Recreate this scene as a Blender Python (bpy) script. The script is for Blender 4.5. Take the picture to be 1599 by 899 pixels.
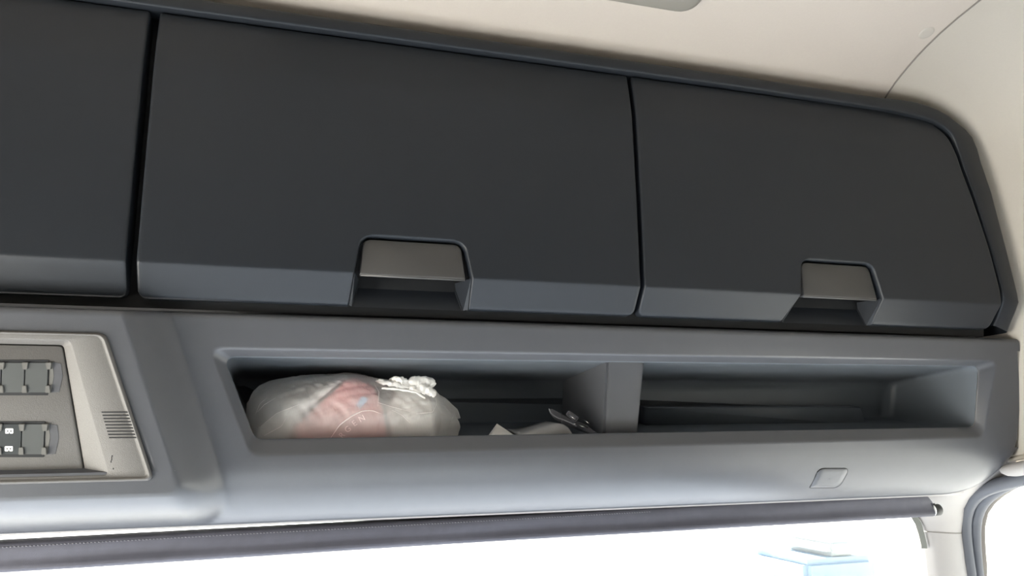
import bpy, bmesh, math, random
import numpy as np
from mathutils import Vector, noise
random.seed(4)
for o in list(bpy.data.objects): bpy.data.objects.remove(o)
COL = bpy.context.scene.collection
sc = bpy.context.scene

# ------------------------------------------------------------------ camera
F = 1180.0
_x = np.array([3970, 177, 1180.]); _z = np.array([-74, -5716, 1180.])
_x /= np.linalg.norm(_x); _z /= np.linalg.norm(_z)
_d = _x @ _z
x2 = _x - _z * _d / 2; z2 = _z - _x * _d / 2
x2 /= np.linalg.norm(x2); z2 -= x2 * (x2 @ z2); z2 /= np.linalg.norm(z2)
y2 = np.cross(z2, x2)
RM = np.array([x2, y2, z2])              # world = RM @ (right, down, forward)
CAM = np.array([0, -1, 0.])
CL, RL3 = CAM, RM                         # the same, in the frame things are being built in
def P(px, py, ax, v):                     # measured point on the plane axis=v of the current frame
    r = RL3 @ np.array([px - 799.5, py - 449.5, F])
    t = (v - CL[ax]) / r[ax]
    return CL + t * r
cd = bpy.data.cameras.new('camera'); cam = bpy.data.objects.new('camera', cd); COL.objects.link(cam)
from mathutils import Matrix
right = RM @ np.array([1, 0, 0]); up = RM @ np.array([0, -1, 0]); back = RM @ np.array([0, 0, -1])
cam.matrix_world = Matrix([[right[i], up[i], back[i], CAM[i]] for i in range(3)] + [[0, 0, 0, 1]])
cd.sensor_width = 36; cd.lens = 36 * F / 1599; cd.clip_start = 0.02
sc.camera = cam

# ------------------------------------------------------------------ world, light, exposure
sc.view_settings.view_transform = 'Standard'; sc.view_settings.look = 'None'
sc.view_settings.exposure = 0.0; sc.view_settings.gamma = 1; sc.view_settings.use_curve_mapping = False
w = bpy.data.worlds.new('sky'); sc.world = w; w.use_nodes = True
nt = w.node_tree; bg = nt.nodes['Background']
tc = nt.nodes.new('ShaderNodeTexCoord'); sx = nt.nodes.new('ShaderNodeSeparateXYZ'); cr = nt.nodes.new('ShaderNodeValToRGB')
nt.links.new(tc.outputs['Generated'], sx.inputs[0]); nt.links.new(sx.outputs['Z'], cr.inputs[0]); nt.links.new(cr.outputs[0], bg.inputs[0])
cr.color_ramp.elements[0].position = 0.0; cr.color_ramp.elements[0].color = (1, .985, .95, 1)
cr.color_ramp.elements[1].position = 0.6; cr.color_ramp.elements[1].color = (.74, .87, 1, 1)
bg.inputs[1].default_value = 2.6

def area(name, loc, target, sx_, sy_, power, col):
    l = bpy.data.lights.new(name, 'AREA'); l.shape = 'RECTANGLE'; l.size = sx_; l.size_y = sy_; l.energy = power; l.color = col
    o = bpy.data.objects.new(name, l); COL.objects.link(o); o.location = loc
    o.rotation_euler = (Vector(target) - Vector(loc)).to_track_quat('-Z', 'Y').to_euler(); return o
# daylight entering by the left side window
area('daylight_left_window', (-1.1, -.45, -.38), (0, -.45, -.2), .8, .55, 36, (1, .92, .83))

sl_ = bpy.data.lights.new('sun', 'SUN'); sl_.energy = 62; sl_.angle = .02; sl_.color = (1, .96, .9)
sun = bpy.data.objects.new('sun', sl_); COL.objects.link(sun); sun.location = (0, 3, 4)
sun.rotation_euler = Vector((-.25, -1, -.58)).to_track_quat('-Z', 'Y').to_euler()

# ------------------------------------------------------------------ materials
def mat(name, col, rough=.5, bump=0., bscale=900., spec=.5, metal=0., var=0., vscale=40.):
    m = bpy.data.materials.new(name); m.use_nodes = True; n = m.node_tree; b = n.nodes['Principled BSDF']
    b.inputs['Base Color'].default_value = (*col, 1); b.inputs['Roughness'].default_value = rough
    b.inputs['Specular IOR Level'].default_value = spec; b.inputs['Metallic'].default_value = metal
    t = n.nodes.new('ShaderNodeTexCoord')
    if bump:
        no = n.nodes.new('ShaderNodeTexNoise'); no.inputs['Scale'].default_value = bscale; no.inputs['Detail'].default_value = 2
        bu = n.nodes.new('ShaderNodeBump'); bu.inputs['Strength'].default_value = bump; bu.inputs['Distance'].default_value = .0005
        n.links.new(t.outputs['Object'], no.inputs['Vector']); n.links.new(no.outputs[0], bu.inputs['Height']); n.links.new(bu.outputs[0], b.inputs['Normal'])
    if var:
        no = n.nodes.new('ShaderNodeTexNoise'); no.inputs['Scale'].default_value = vscale; no.inputs['Detail'].default_value = 4
        mx = n.nodes.new('ShaderNodeMix'); mx.data_type = 'RGBA'
        mx.inputs[6].default_value = (*[c * (1 - var) for c in col], 1); mx.inputs[7].default_value = (*[min(1, c * (1 + var)) for c in col], 1)
        n.links.new(t.outputs['Object'], no.inputs['Vector']); n.links.new(no.outputs[0], mx.inputs[0]); n.links.new(mx.outputs[2], b.inputs['Base Color'])
    return m
M_door = mat('black_grained_plastic', (.015, .018, .023), .42, .25, 1400, spec=.36, var=.06)
M_val = mat('lit_grained_plastic', (.080, .083, .092), .30, .25, 1400, var=.06)  # door plastic made lighter, for the stronger light reaching the shelf from below
M_bez = mat('grey_grained_plastic', (.105, .10, .095), .55, .5, 1100, var=.12, vscale=700)
M_niche = mat('haze_lifted_plastic', (.15, .168, .19), .42)  # lightened and blued to stand for haze over the dark tray
M_black = mat('black_gap', (.006, .007, .009), .7)
M_switch = mat('dark_switch_plastic', (.07, .075, .075), .4)
M_recess = mat('recess_shade_tone', (.07, .072, .08), .5)
M_white = mat('white_print', (.85, .85, .82), .5)
M_beige = mat('beige_headliner', (.445, .398, .352), .85, .3, 1500, var=.03, vscale=300)
M_beige2 = mat('beige_side_trim', (.43, .395, .345), .7, .3, 1500, var=.03, vscale=300)
M_pillar = mat('light_pillar_plastic', (.30, .285, .275), .5)
M_clip = mat('beige_clip_plastic', (.40, .37, .33), .5)
M_hatch = mat('hatch_trim_shaded', (.21, .195, .17), .6)  # lining colour darkened, standing for shade on the hatch edge
M_seam = mat('dark_seam', (.17, .155, .14), .8)
M_rub = mat('dark_rubber_seal', (.075, .08, .095), .55)
M_blind = mat('dark_blind_fabric', (.062, .062, .082), .65, .6, 2500, var=.2, vscale=60)
M_stitch = mat('stitch_thread', (.18, .18, .2), .7)
M_cap = mat('dark_glossy_cap', (.03, .03, .028), .5)
M_ring = mat('white_ring', (.9, .9, .88), .4)
M_dash = mat('dashboard_plastic', (.40, .44, .52), .6)
M_floor = mat('pale_bounce_floor', (.40, .44, .50), .8)
M_back = mat('cab_rear_trim', (.06, .06, .06), .8)
M_paper = mat('white_paper', (.95, .91, .85), .7, var=.05)
M_paperg = mat('grey_paper', (.50, .49, .48), .6, var=.05)
M_pink = mat('pink_packaging', (1, .36, .36), .45, var=.1, vscale=50)
M_blue = mat('pale_blue_label', (.35, .55, .80), .5)
M_sheet = mat('white_wrapper', (.95, .94, .92), .6)
M_chrome = mat('small_metal', (.8, .8, .8), .15, metal=1)
def film(name, opac, tint, rough=.35, bump=False):
    m = bpy.data.materials.new(name); m.use_nodes = True; n = m.node_tree; n.nodes.clear()
    out = n.nodes.new('ShaderNodeOutputMaterial'); tr = n.nodes.new('ShaderNodeBsdfTransparent')
    df = n.nodes.new('ShaderNodeBsdfDiffuse'); tl = n.nodes.new('ShaderNodeBsdfTranslucent'); gl = n.nodes.new('ShaderNodeBsdfGlossy')
    df.inputs[0].default_value = (*tint, 1); tl.inputs[0].default_value = (*tint, 1); gl.inputs['Roughness'].default_value = rough
    if bump:
        t = n.nodes.new('ShaderNodeTexCoord'); mp = n.nodes.new('ShaderNodeMapping'); mp.inputs['Scale'].default_value = (1.6, 1, .55); mp.inputs['Rotation'].default_value = (0, -.8, 0)
        no = n.nodes.new('ShaderNodeTexNoise'); no.inputs['Scale'].default_value = 55; no.inputs['Detail'].default_value = 3; no.inputs['Distortion'].default_value = 1.5
        bu = n.nodes.new('ShaderNodeBump'); bu.inputs['Strength'].default_value = .4; bu.inputs['Distance'].default_value = .004
        n.links.new(t.outputs['Object'], mp.inputs[0]); n.links.new(mp.outputs[0], no.inputs['Vector']); n.links.new(no.outputs[0], bu.inputs['Height'])
        for x_ in (df, tl, gl): n.links.new(bu.outputs[0], x_.inputs['Normal'])
    m1 = n.nodes.new('ShaderNodeMixShader'); m1.inputs[0].default_value = .2
    n.links.new(df.outputs[0], m1.inputs[1]); n.links.new(tl.outputs[0], m1.inputs[2])
    m2 = n.nodes.new('ShaderNodeMixShader'); m2.inputs[0].default_value = .10
    n.links.new(m1.outputs[0], m2.inputs[1]); n.links.new(gl.outputs[0], m2.inputs[2])
    m3 = n.nodes.new('ShaderNodeMixShader')
    lw = n.nodes.new('ShaderNodeLayerWeight'); lw.inputs[0].default_value = .35
    mr = n.nodes.new('ShaderNodeMapRange'); mr.inputs[3].default_value = opac; mr.inputs[4].default_value = min(1, opac + .45)
    n.links.new(lw.outputs['Facing'], mr.inputs[0]); n.links.new(mr.outputs[0], m3.inputs[0])
    n.links.new(tr.outputs[0], m3.inputs[1]); n.links.new(m2.outputs[0], m3.inputs[2]); n.links.new(m3.outputs[0], out.inputs[0])
    return m
M_film = film('translucent_white_film', .40, (.97, .95, .92), bump=True)
M_knot = film('bunched_white_film', .9, (.97, .95, .92))
M_print = film('white_bag_print', .65, (.95, .92, .9))
M_clear = film('clear_plastic', .10, (.6, .6, .65), .08)
def glass(name):
    m = bpy.data.materials.new(name); m.use_nodes = True; n = m.node_tree; n.nodes.clear()
    out = n.nodes.new('ShaderNodeOutputMaterial'); tr = n.nodes.new('ShaderNodeBsdfTransparent'); tr.inputs[0].default_value = (.93, .96, .95, 1)
    gl = n.nodes.new('ShaderNodeBsdfGlossy'); gl.inputs['Roughness'].default_value = .02
    m3 = n.nodes.new('ShaderNodeMixShader'); m3.inputs[0].default_value = .05
    n.links.new(tr.outputs[0], m3.inputs[1]); n.links.new(gl.outputs[0], m3.inputs[2]); n.links.new(m3.outputs[0], out.inputs[0]); return m
M_glass = glass('window_glass')
M_asph = mat('asphalt', (.45, .44, .42), .9, var=.1, vscale=2)
M_tblue = mat('truck_pale_blue', (.24, .32, .40), .4)
M_twhite = mat('truck_white', (.42, .43, .42), .4)
M_tyre = mat('tyre_rubber', (.02, .02, .02), .8)
M_leaf = mat('pale_leaves', (.11, .14, .10), .8, var=.3, vscale=8)
M_bark = mat('bark', (.08, .06, .05), .9)

# ------------------------------------------------------------------ helpers
FR = Matrix.Identity(4); LOC = {}
TILT = math.radians(10); SHELF_Y = .03; ZV = .166
def set_frame(on):
    """shelf frame: leans so that its face looks slightly down; off = the cab's own axes"""
    global FR, CL, RL3
    if not on: FR = Matrix.Identity(4); CL, RL3 = CAM, RM; return
    c, s_ = math.cos(TILT), math.sin(TILT)
    A = np.array([[1, 0, 0], [0, c, s_], [0, -s_, c]]); W0 = np.array([0, SHELF_Y, ZV * (1 + SHELF_Y)]) - ZV * A[2]
    CL, RL3 = A @ (CAM - W0), A @ RM
    FR = Matrix.Translation(Vector(W0)) @ Matrix([list(A.T[i]) + [0] for i in range(3)] + [[0, 0, 0, 1]])
def tag(o, label=None, cat=None, group=None, kind=None):
    if label: o['label'] = label
    if cat: o['category'] = cat
    if group: o['group'] = group
    if kind: o['kind'] = kind
    return o
def empty(name, loc, label, cat, group=None):
    o = bpy.data.objects.new(name, None); COL.objects.link(o); o.empty_display_size = .03
    LOC[o.name] = Vector(loc); o.matrix_world = FR @ Matrix.Translation(Vector(loc))
    return tag(o, label, cat, group)
def link(name, me, m, parent=None, smooth=True):
    o = bpy.data.objects.new(name, me); COL.objects.link(o)
    if m: me.materials.append(m)
    if parent is not None:
        o.parent = parent
        if parent.type == 'EMPTY': o.matrix_parent_inverse = Matrix.Translation(-LOC[parent.name])
    if parent is None: o.matrix_world = FR.copy()
    for p in me.polygons: p.use_smooth = smooth
    return o
def from_bm(name, bm, m, parent=None, smooth=True):
    bmesh.ops.recalc_face_normals(bm, faces=bm.faces)
    me = bpy.data.meshes.new(name); bm.to_mesh(me); bm.free()
    return link(name, me, m, parent, smooth)
def grid_into(bm, rows, close_u=False, close_v=False, skip=None):
    V = [[bm.verts.new(tuple(map(float, p))) for p in r] for r in rows]
    nr, nc = len(V), len(V[0])
    for i in range(nr if close_v else nr - 1):
        for j in range(nc if close_u else nc - 1):
            if skip and skip(i, j): continue
            a, b, c, d = V[i][j], V[i][(j + 1) % nc], V[(i + 1) % nr][(j + 1) % nc], V[(i + 1) % nr][j]
            if (a.co - b.co).length < 1e-7 and (c.co - d.co).length < 1e-7: continue
            try: bm.faces.new((a, b, c, d))
            except ValueError: pass
    return V
def grid(name, rows, m, parent=None, close_u=False, close_v=False, smooth=True):
    bm = bmesh.new(); grid_into(bm, rows, close_u, close_v); return from_bm(name, bm, m, parent, smooth)
def tube_into(bm, pts, r, n=8, closed=False, rx=None, frame=None):
    pts = [Vector(tuple(map(float, p))) for p in pts]; rows = []
    N = len(pts)
    for i, p in enumerate(pts):
        a = pts[(i - 1) % N] if (closed or i) else p; b = pts[(i + 1) % N] if (closed or i < N - 1) else p
        t = (b - a).normalized()
        u = Vector(frame) if frame else (Vector((0, 0, 1)) if abs(t.z) < .9 else Vector((1, 0, 0)))
        s = t.cross(u).normalized(); q = s.cross(t).normalized()
        ri = r[i] if isinstance(r, (list, tuple)) else r
        rows.append([p + s * ri * math.cos(2 * math.pi * k / n) + q * (rx or ri) * math.sin(2 * math.pi * k / n) for k in range(n)])
    V = grid_into(bm, rows, close_u=True, close_v=closed)
    if not closed:
        for r_ in (V[0], V[-1]):
            try: bm.faces.new(r_)
            except ValueError: pass
def tube(name, pts, r, m, parent=None, n=8, closed=False, rx=None, frame=None):
    bm = bmesh.new(); tube_into(bm, pts, r, n, closed, rx, frame); return from_bm(name, bm, m, parent)
def prism(name, poly, Y0, Y1, m, parent=None, bevel=.0006, smooth=False, plane='XZ'):
    """solid plate: polygon in X,Z between Y0 (front, towards the seats) and Y1."""
    bm = bmesh.new()
    f = [bm.verts.new((p[0], Y0, p[1])) for p in poly]; b = [bm.verts.new((p[0], Y1, p[1])) for p in poly]
    bm.faces.new(f); bm.faces.new(b[::-1]); n = len(poly)
    for i in range(n): bm.faces.new((f[i], f[(i + 1) % n], b[(i + 1) % n], b[i]))
    bmesh.ops.recalc_face_normals(bm, faces=bm.faces)
    if bevel: bmesh.ops.bevel(bm, geom=[e for e in bm.edges if abs(e.calc_face_angle(0)) > .6], offset=bevel, segments=2, affect='EDGES', clamp_overlap=True)
    return from_bm(name, bm, m, parent, smooth)
def box(name, a, b, m, parent=None, bevel=.002, smooth=False):
    bm = bmesh.new(); bmesh.ops.create_cube(bm, size=1)
    for v in bm.verts:
        for i in range(3): v.co[i] = (a[i] + b[i]) / 2 + v.co[i] * (b[i] - a[i])
    if bevel: bmesh.ops.bevel(bm, geom=list(bm.edges), offset=bevel, segments=2, affect='EDGES')
    return from_bm(name, bm, m, parent, smooth)
def roundpoly(pts, r, n=6):
    """rounded polygon in 2-D; r a number or list"""
    out = []; N = len(pts)
    for i in range(N):
        p = np.array(pts[i], float); a = np.array(pts[i - 1], float); b = np.array(pts[(i + 1) % N], float)
        ri = r[i] if isinstance(r, (list, tuple)) else r
        if ri <= 0: out.append(tuple(p)); continue
        u = (a - p); lu = np.linalg.norm(u); u /= lu; v = (b - p); lv = np.linalg.norm(v); v /= lv
        half = math.acos(max(-1, min(1, u @ v))) / 2; t = min(ri / math.tan(half), .48 * lu, .48 * lv)
        for k in range(n + 1):
            s = k / n; q = (1 - s) ** 2 * (p + u * t) + 2 * s * (1 - s) * p + s * s * (p + v * t)
            out.append(tuple(q))
    return out
def interp(x, tab):
    return float(np.interp(x, [t[0] for t in tab], [t[1] for t in tab]))
def sstep(t): t = max(0., min(1., t)); return t * t * (3 - 2 * t)
def XZ(px, py, Y): p = P(px, py, 1, Y); return (p[0], p[2])

# ================================================================== SHELL OF THE CAB
XC = .16
frame_out_px = [(1375,149),(1400,151.5),(1426,155),(1448,161),(1466,168),(1484,178),(1499,190),(1512,201),(1522,213),(1530,231),(1536,253),(1552,300),(1573,380),(1593,459),(1595,472)]
frame_in_px = [(1375,168),(1400,173),(1439,182),(1453,186.5),(1466,192),(1476,198),(1484,205),(1489,211),(1492,217),(1499,237),(1506,260),(1521,300),(1549,388),(1566,451),(1568,466)]
fo = [XZ(a, b, 0) for a, b in frame_out_px]; fi = [XZ(a, b, 0) for a, b in frame_in_px]
right_out = [(XC, .597), (.4, .597), (.7, .596), (.9, .595)] + fo + [(1.262, .18), (1.266, .08), (1.268, .0), (1.268, -.03)]
# resample the outline
def resample(pts, n):
    p = np.array(pts, float); d = np.r_[0, np.cumsum(np.linalg.norm(np.diff(p, axis=0), axis=1))]
    t = np.linspace(0, d[-1], n); return np.stack([np.interp(t, d, p[:, k]) for k in range(p.shape[1])], 1)
ro = resample(right_out, 90)
k = np.ones(5) / 5
sm = ro.copy()
for c in (0, 1): sm[2:-2, c] = np.convolve(ro[:, c], k, 'valid')
ro = sm
tn = np.gradient(ro, axis=0); nr_ = np.stack([-tn[:, 1], tn[:, 0]], 1); nr_ /= np.linalg.norm(nr_, axis=1)[:, None]
if nr_[0, 1] < 0: nr_ *= -1
for _ in range(6):
    nr_[1:-1] = (nr_[:-2] + nr_[1:-1] + nr_[2:]) / 3
def off(Y):
    return .12 * (1 - math.exp(-max(0, .04 - Y) / .15))
YS = [.36, .25, .15, .1, .07, .05, .04, .03, .02, .01, 0, -.015, -.03, -.05, -.07, -.1, -.13, -.17, -.22, -.28, -.36, -.46, -.6, -.8, -1.1, -1.5, -2.0]
def shell_pt(i, Y):
    o = off(Y); lim = .035 if ro[i, 1] < .1 else (.035 + (.12 - .035) * sstep((ro[i, 1] - .1) / .4))
    o = min(o, lim) if o > lim else o
    return (ro[i, 0] + nr_[i, 0] * o, Y, ro[i, 1] + nr_[i, 1] * o)
iseam = int(np.argmin(np.abs(ro[:, 0] - 1.012)))
def shell_f(t, Y):
    i = min(int(t), len(ro) - 2); a, b = shell_pt(i, Y), shell_pt(i + 1, Y); q = t - i
    return tuple(a[k_] * (1 - q) + b[k_] * q for k_ in range(3))
def seam_t(Y): return iseam + .35 + (.3 * min(1, max(0, -Y / .09))) + max(0, -Y - .09) * 5 * (1 if Y > -.3 else .21 / max(.21, -Y - .09))
def mirror(p): return (2 * XC - p[0], p[1], p[2])
rows = []
for Y in YS:
    r = [shell_f(t, Y) for t in np.linspace(0, seam_t(Y), 44)]
    rows.append([mirror(p) for p in r[::-1]] + r[1:])
ceiling = grid('ceiling', rows, M_beige); tag(ceiling, 'pale beige roof lining above the black locker doors', kind='structure')
seamp = [Vector(shell_f(seam_t(Y), Y)) - Vector((nr_[iseam, 0], 0, nr_[iseam, 1])) * .0004 for Y in YS[5:]]
tube('seam', seamp, .0016, M_seam, ceiling, 6)
def side(name, mir):
    rows = [[shell_f(t, Y) for t in np.linspace(seam_t(Y), len(ro) - 1.001, 60)] for Y in YS]
    if mir: rows = [[mirror(p) for p in r] for r in rows]
    return grid(name, rows, M_beige2)
wall_r = side('wall_right', False); tag(wall_r, kind='structure'); wall_l = side('wall_left', True); tag(wall_l, kind='structure')
# front wall behind the locker, closing the roof
poly = [tuple(p) for p in ro]; poly = poly + [(2 * XC - a, b) for a, b in poly[::-1]]
wf = prism('wall_front', [(a, b) for a, b in poly if b > -.1], .345, .36, M_black, bevel=0); tag(wf, kind='structure')

# side windows: loop in (Y,z), with the wall below the roof side as a ring round it
WX = 1.292
vis = [P(a, b, 0, WX)[[1, 2]] for a, b in [(1599,754),(1585,760),(1570,769),(1555,779),(1544,790),(1537,802),(1533,815),(1532,836),(1534,870),(1537,899)]]
loop = [(-.75, -.075), (-.4, -.075), (-.1, -.077), (.03, -.079)] + [tuple(v) for v in vis] + [(.225, -.32), (.24, -.45), (.25, -.60), (.235, -.66), (.2, -.69), (-.7, -.72), (-.78, -.69), (-.8, -.62), (-.8, -.12), (-.79, -.09)]
L = resample(loop + [loop[0]], 121)[:-1]
Rr = []
for p in L:                                   # outer rectangle by casting from the window's middle
    c = np.array([-.28, -.38]); d = p - c; ts = []
    for v, ax in ((-2.0, 0), (.36, 0), (-.03, 1), (-1.5, 1)):
        if abs(d[ax]) > 1e-9:
            t = (v - c[ax]) / d[ax]
            if t > 1: ts.append(t)
    Rr.append(c + d * min(ts))
for nm, mir, par in (('wall_right', False, wall_r), ('wall_left', True, wall_l)):
    q = (lambda p: mirror(p)) if mir else (lambda p: p)
    o = grid('lower_panel', [[q((WX + .01, a, b)) for a, b in L], [q((WX + .01, a, b)) for a, b in Rr]], M_beige2, par, close_u=True, smooth=False)
def window_side(n, mir):
    q = (lambda p: mirror(p)) if mir else (lambda p: p)
    bm = bmesh.new(); bm.faces.new([bm.verts.new(tuple(map(float, q((WX + .03, a, b))))) for a, b in L])
    g = from_bm('window_%d' % n, bm, M_glass, None, False); tag(g, kind='structure')
    return g
win2 = window_side(2, False); win3 = window_side(3, True)
# rubber seals round the right door opening: inner (on the door) and outer (on the body)
inner_c = [(1620,741),(1599,746),(1585,751),(1570,759),(1554,768),(1542,776),(1533,788),(1527,800),(1524.5,815),(1524,836),(1526,868),(1529,899),(1533,940)]
outer_c = [(1640,740),(1602,747),(1583,751),(1564,756),(1546,761.5),(1531,768),(1520,778),(1512,792),(1508,808),(1508,826),(1510,850),(1514,880),(1517,899),(1522,940)]
def seal(name, pts, X, r, dx_):
    c = [P(a - dx_, b, 0, X) for a, b in pts]
    full = [(X, -.8, c[0][2] + .004), (X, -.3, c[0][2] + .004)] + [tuple(v) for v in c] + [(X, .27, -.62), (X, .22, -.70), (X, .1, -.72), (X, -.8, -.76)]
    full = resample(full, 150)
    for _ in range(2): full[1:-1] = (full[:-2] + full[1:-1] * 2 + full[2:]) / 4
    return full
bm = bmesh.new(); tube_into(bm, seal('s', inner_c, 1.283, 0, 3), .0115, 12, frame=(1, 0, 0))
s1 = from_bm('trim_1', bm, M_rub); tag(s1, 'inner dark rubber seal curving around the right side window', kind='structure')
bm = bmesh.new(); tube_into(bm, seal('s', outer_c, 1.262, 0, 3), .0125, 12, frame=(1, 0, 0))
s2 = from_bm('trim_2', bm, M_rub); tag(s2, 'outer dark rubber seal curving beside the pale pillar', kind='structure')
# beige header moulding above the right door opening, with two thin lips over it
def ypath(px, py, X): return P(px, py, 0, X)
for nm, ps, r_, m_ in (('trim_3', [(1700,690),(1599,706.5),(1575,710),(1559,716)], .0042, M_beige2), ('trim_4', [(1700,699),(1599,713.5),(1572,718.5),(1555,725)], .0042, M_beige2)):
    o = tube(nm, [ypath(a, b, 1.272) for a, b in ps], r_, m_, None, 10); tag(o, kind='structure')
hp = [ypath(a, b, 1.248) for a, b in [(1900,690),(1700,712),(1620,726.5),(1599,730.5),(1585,733),(1574,734),(1566,733.5),(1562,732)]]
o = tube('trim_5', hp, [.0125, .0125, .0125, .0125, .012, .0105, .007, .003], M_pillar, None, 14); tag(o, kind='structure')
o = prism('trim_6', roundpoly([XZ(1540, 715, .16), XZ(1590, 706, .16), XZ(1600, 752, .16), XZ(1545, 752, .16)], .004), .158, .20, M_rub, bevel=0); tag(o, kind='structure')

# A-pillar: upper and lower covers with a seam between them
pl = [(1380,700),(1395,760),(1415,790),(1430,802),(1440,813),(1446,826),(1447,829),(1450,842),(1453,858),(1455.5,875),(1458,899),(1462,940),(1478,1100),(1500,1300)]
pr = [(1600,690),(1580,735),(1548,757),(1530,770),(1518,785),(1512,820),(1511,830),(1512,842),(1514,858),(1516,875),(1520,899),(1525,940),(1545,1100),(1570,1300)]
def pillar(rowsel):
    rows = []
    for k_ in rowsel:
        a = P(*pl[k_], 1, .205); b = P(*pr[k_], 0, 1.288); r = []
        a2 = a + np.array([-.002, .012, 0])
        r.append(a2)
        for s in np.linspace(0, 1, 12):
            q = a * (1 - s) + b * s; q = q + np.array([-.35, -1, 0]) * .022 * math.sin(math.pi * s) ** .8; r.append(q)
        rows.append(r)
    return rows
PR = pillar(range(len(pl)))
def sub(rows):                                 # densify rows smoothly
    out = []
    for a, b in zip(rows[:-1], rows[1:]):
        for s in (0, .5): out.append([np.array(x) * (1 - s) + np.array(y) * s for x, y in zip(a, b)])
    return out + [rows[-1]]
o = grid('trim_7', sub(PR[:7]), M_pillar); tag(o, 'upper pale cover of the windscreen pillar at right', kind='structure')
low = PR[6:]; low = [[np.array(p) + np.array([0, 0, -.0015]) for p in low[0]]] + low[1:]
o = grid('trim_8', sub(low), M_pillar); tag(o, 'lower pale cover of the windscreen pillar at right', kind='structure')
tube('seam', [np.array(p) + np.array([0, -.0003, -.0008]) for p in PR[6][1:]], .0009, M_seam, o, 6)
o = grid('trim_9', [[(2 * XC - p[0], p[1], p[2]) for p in r] for r in PR], M_pillar); tag(o, kind='structure')

# windscreen glass, header above it, dark band at its upper right corner
ztop = -.104
wsr = [((-.90), .195, ztop), (1.25, .195, ztop), (1.32, .45, -.80), (-1.0, .45, -.80)]
bm = bmesh.new(); bm.faces.new([bm.verts.new(p) for p in wsr]); ws = from_bm('window_1', bm, M_glass, None, False); tag(ws, kind='structure')
st = [(1398,795),(1412,800),(1423,808),(1430,820),(1435,835),(1438.5,850),(1439,856)]
bm = bmesh.new(); rows = []
for a, b in st:
    rows.append([P(a, b, 1, .203), P(a + 9, b - 3.5 if b < 830 else b, 1, .203), P(a + 9, b - 3.5 if b < 830 else b, 1, .208), P(a, b, 1, .208)])
V = grid_into(bm, rows, close_u=True)
bm.faces.new(V[-1])
fr = from_bm('trim_10', bm, mat('windscreen_band', (.10, .105, .095), .5), None, False); tag(fr, 'short grey band at the upper right corner of the windscreen', kind='structure')

# floor, dash, rear wall: close the cab; floor and dash paled to bounce light up
fl = box('floor', (-1.1, -2.02, -1.56), (1.4, .5, -1.05), M_floor); tag(fl, kind='structure')  # raised and pale, shaped to throw sunlight up at the doors
bw = box('wall_back', (-1.1, -2.05, -1.5), (1.45, -2.0, .75), M_back); tag(bw, kind='structure')
dash_prof = [(-.40, -1.5), (-.40, -1.0), (-.36, -.86), (-.26, -.80), (.1, -.78), (.3, -.79), (.46, -.82), (.46, -1.5)]
bm = bmesh.new(); pd = roundpoly(dash_prof, .03, 4)
a = [bm.verts.new((-1.0, y, z)) for y, z in pd]; b = [bm.verts.new((1.3, y, z)) for y, z in pd]
bm.faces.new(a); bm.faces.new(b[::-1])
for i in range(len(pd)): bm.faces.new((a[i], a[(i + 1) % len(pd)], b[(i + 1) % len(pd)], b[i]))
dash = from_bm('wall_dashboard', bm, M_dash, None, False); tag(dash, kind='structure')

# ================================================================== OVERHEAD LOCKERS
cab = empty('overhead_locker', (.16, .1, .18), 'wide black overhead locker with three flap doors under the beige roof lining', 'cabinet')
# frame: paired outer / inner stations
so = [(-.95, .597), (.2, .5975), (.7, .597)] + fo
si = [(-.95, .5745), (.2, .5745), (.7, .5745)] + fi
sy = [0] * len(so)
lo_o = [XZ(a, b, y) for a, b, y in [(1591,484,.008),(1584,501,.018),(1577,519,.028)]]
lo_i = [XZ(a, b, y) for a, b, y in [(1565,476,.008),(1560,490,.018),(1552,508,.028)]]
so += lo_o; si += lo_i; sy += [.008, .018, .028]
rows = []
for (ox, oz), (ix, iz), y in zip(so, si, sy):
    u = np.array([ox - ix, 0, oz - iz]); u /= np.linalg.norm(u); I = np.array([ix, y, iz]); O = np.array([ox, y, oz])
    up_ = 0.006
    rows.append([I + [0, .035, 0], I + [0, .003, 0], I + u * .0012 + [0, .0008, 0], I + u * .004, O - u * .007 + [0, .001, 0], O - u * .003 + [0, .003, 0], O - u * .0008 + [0, .007, 0], O + [0, .012, 0], O + [0, .12, 0]])
grid('door_frame', rows, M_door, cab)
# dark body behind the doors
bp = [(-.95, .1765), (1.2, .1765), (1.215, .25), (1.17, .5), (1.10, .57), (1.0, .585), (-.95, .585)]
prism('locker_body', bp, .045, .30, M_black, cab, bevel=0)

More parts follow.
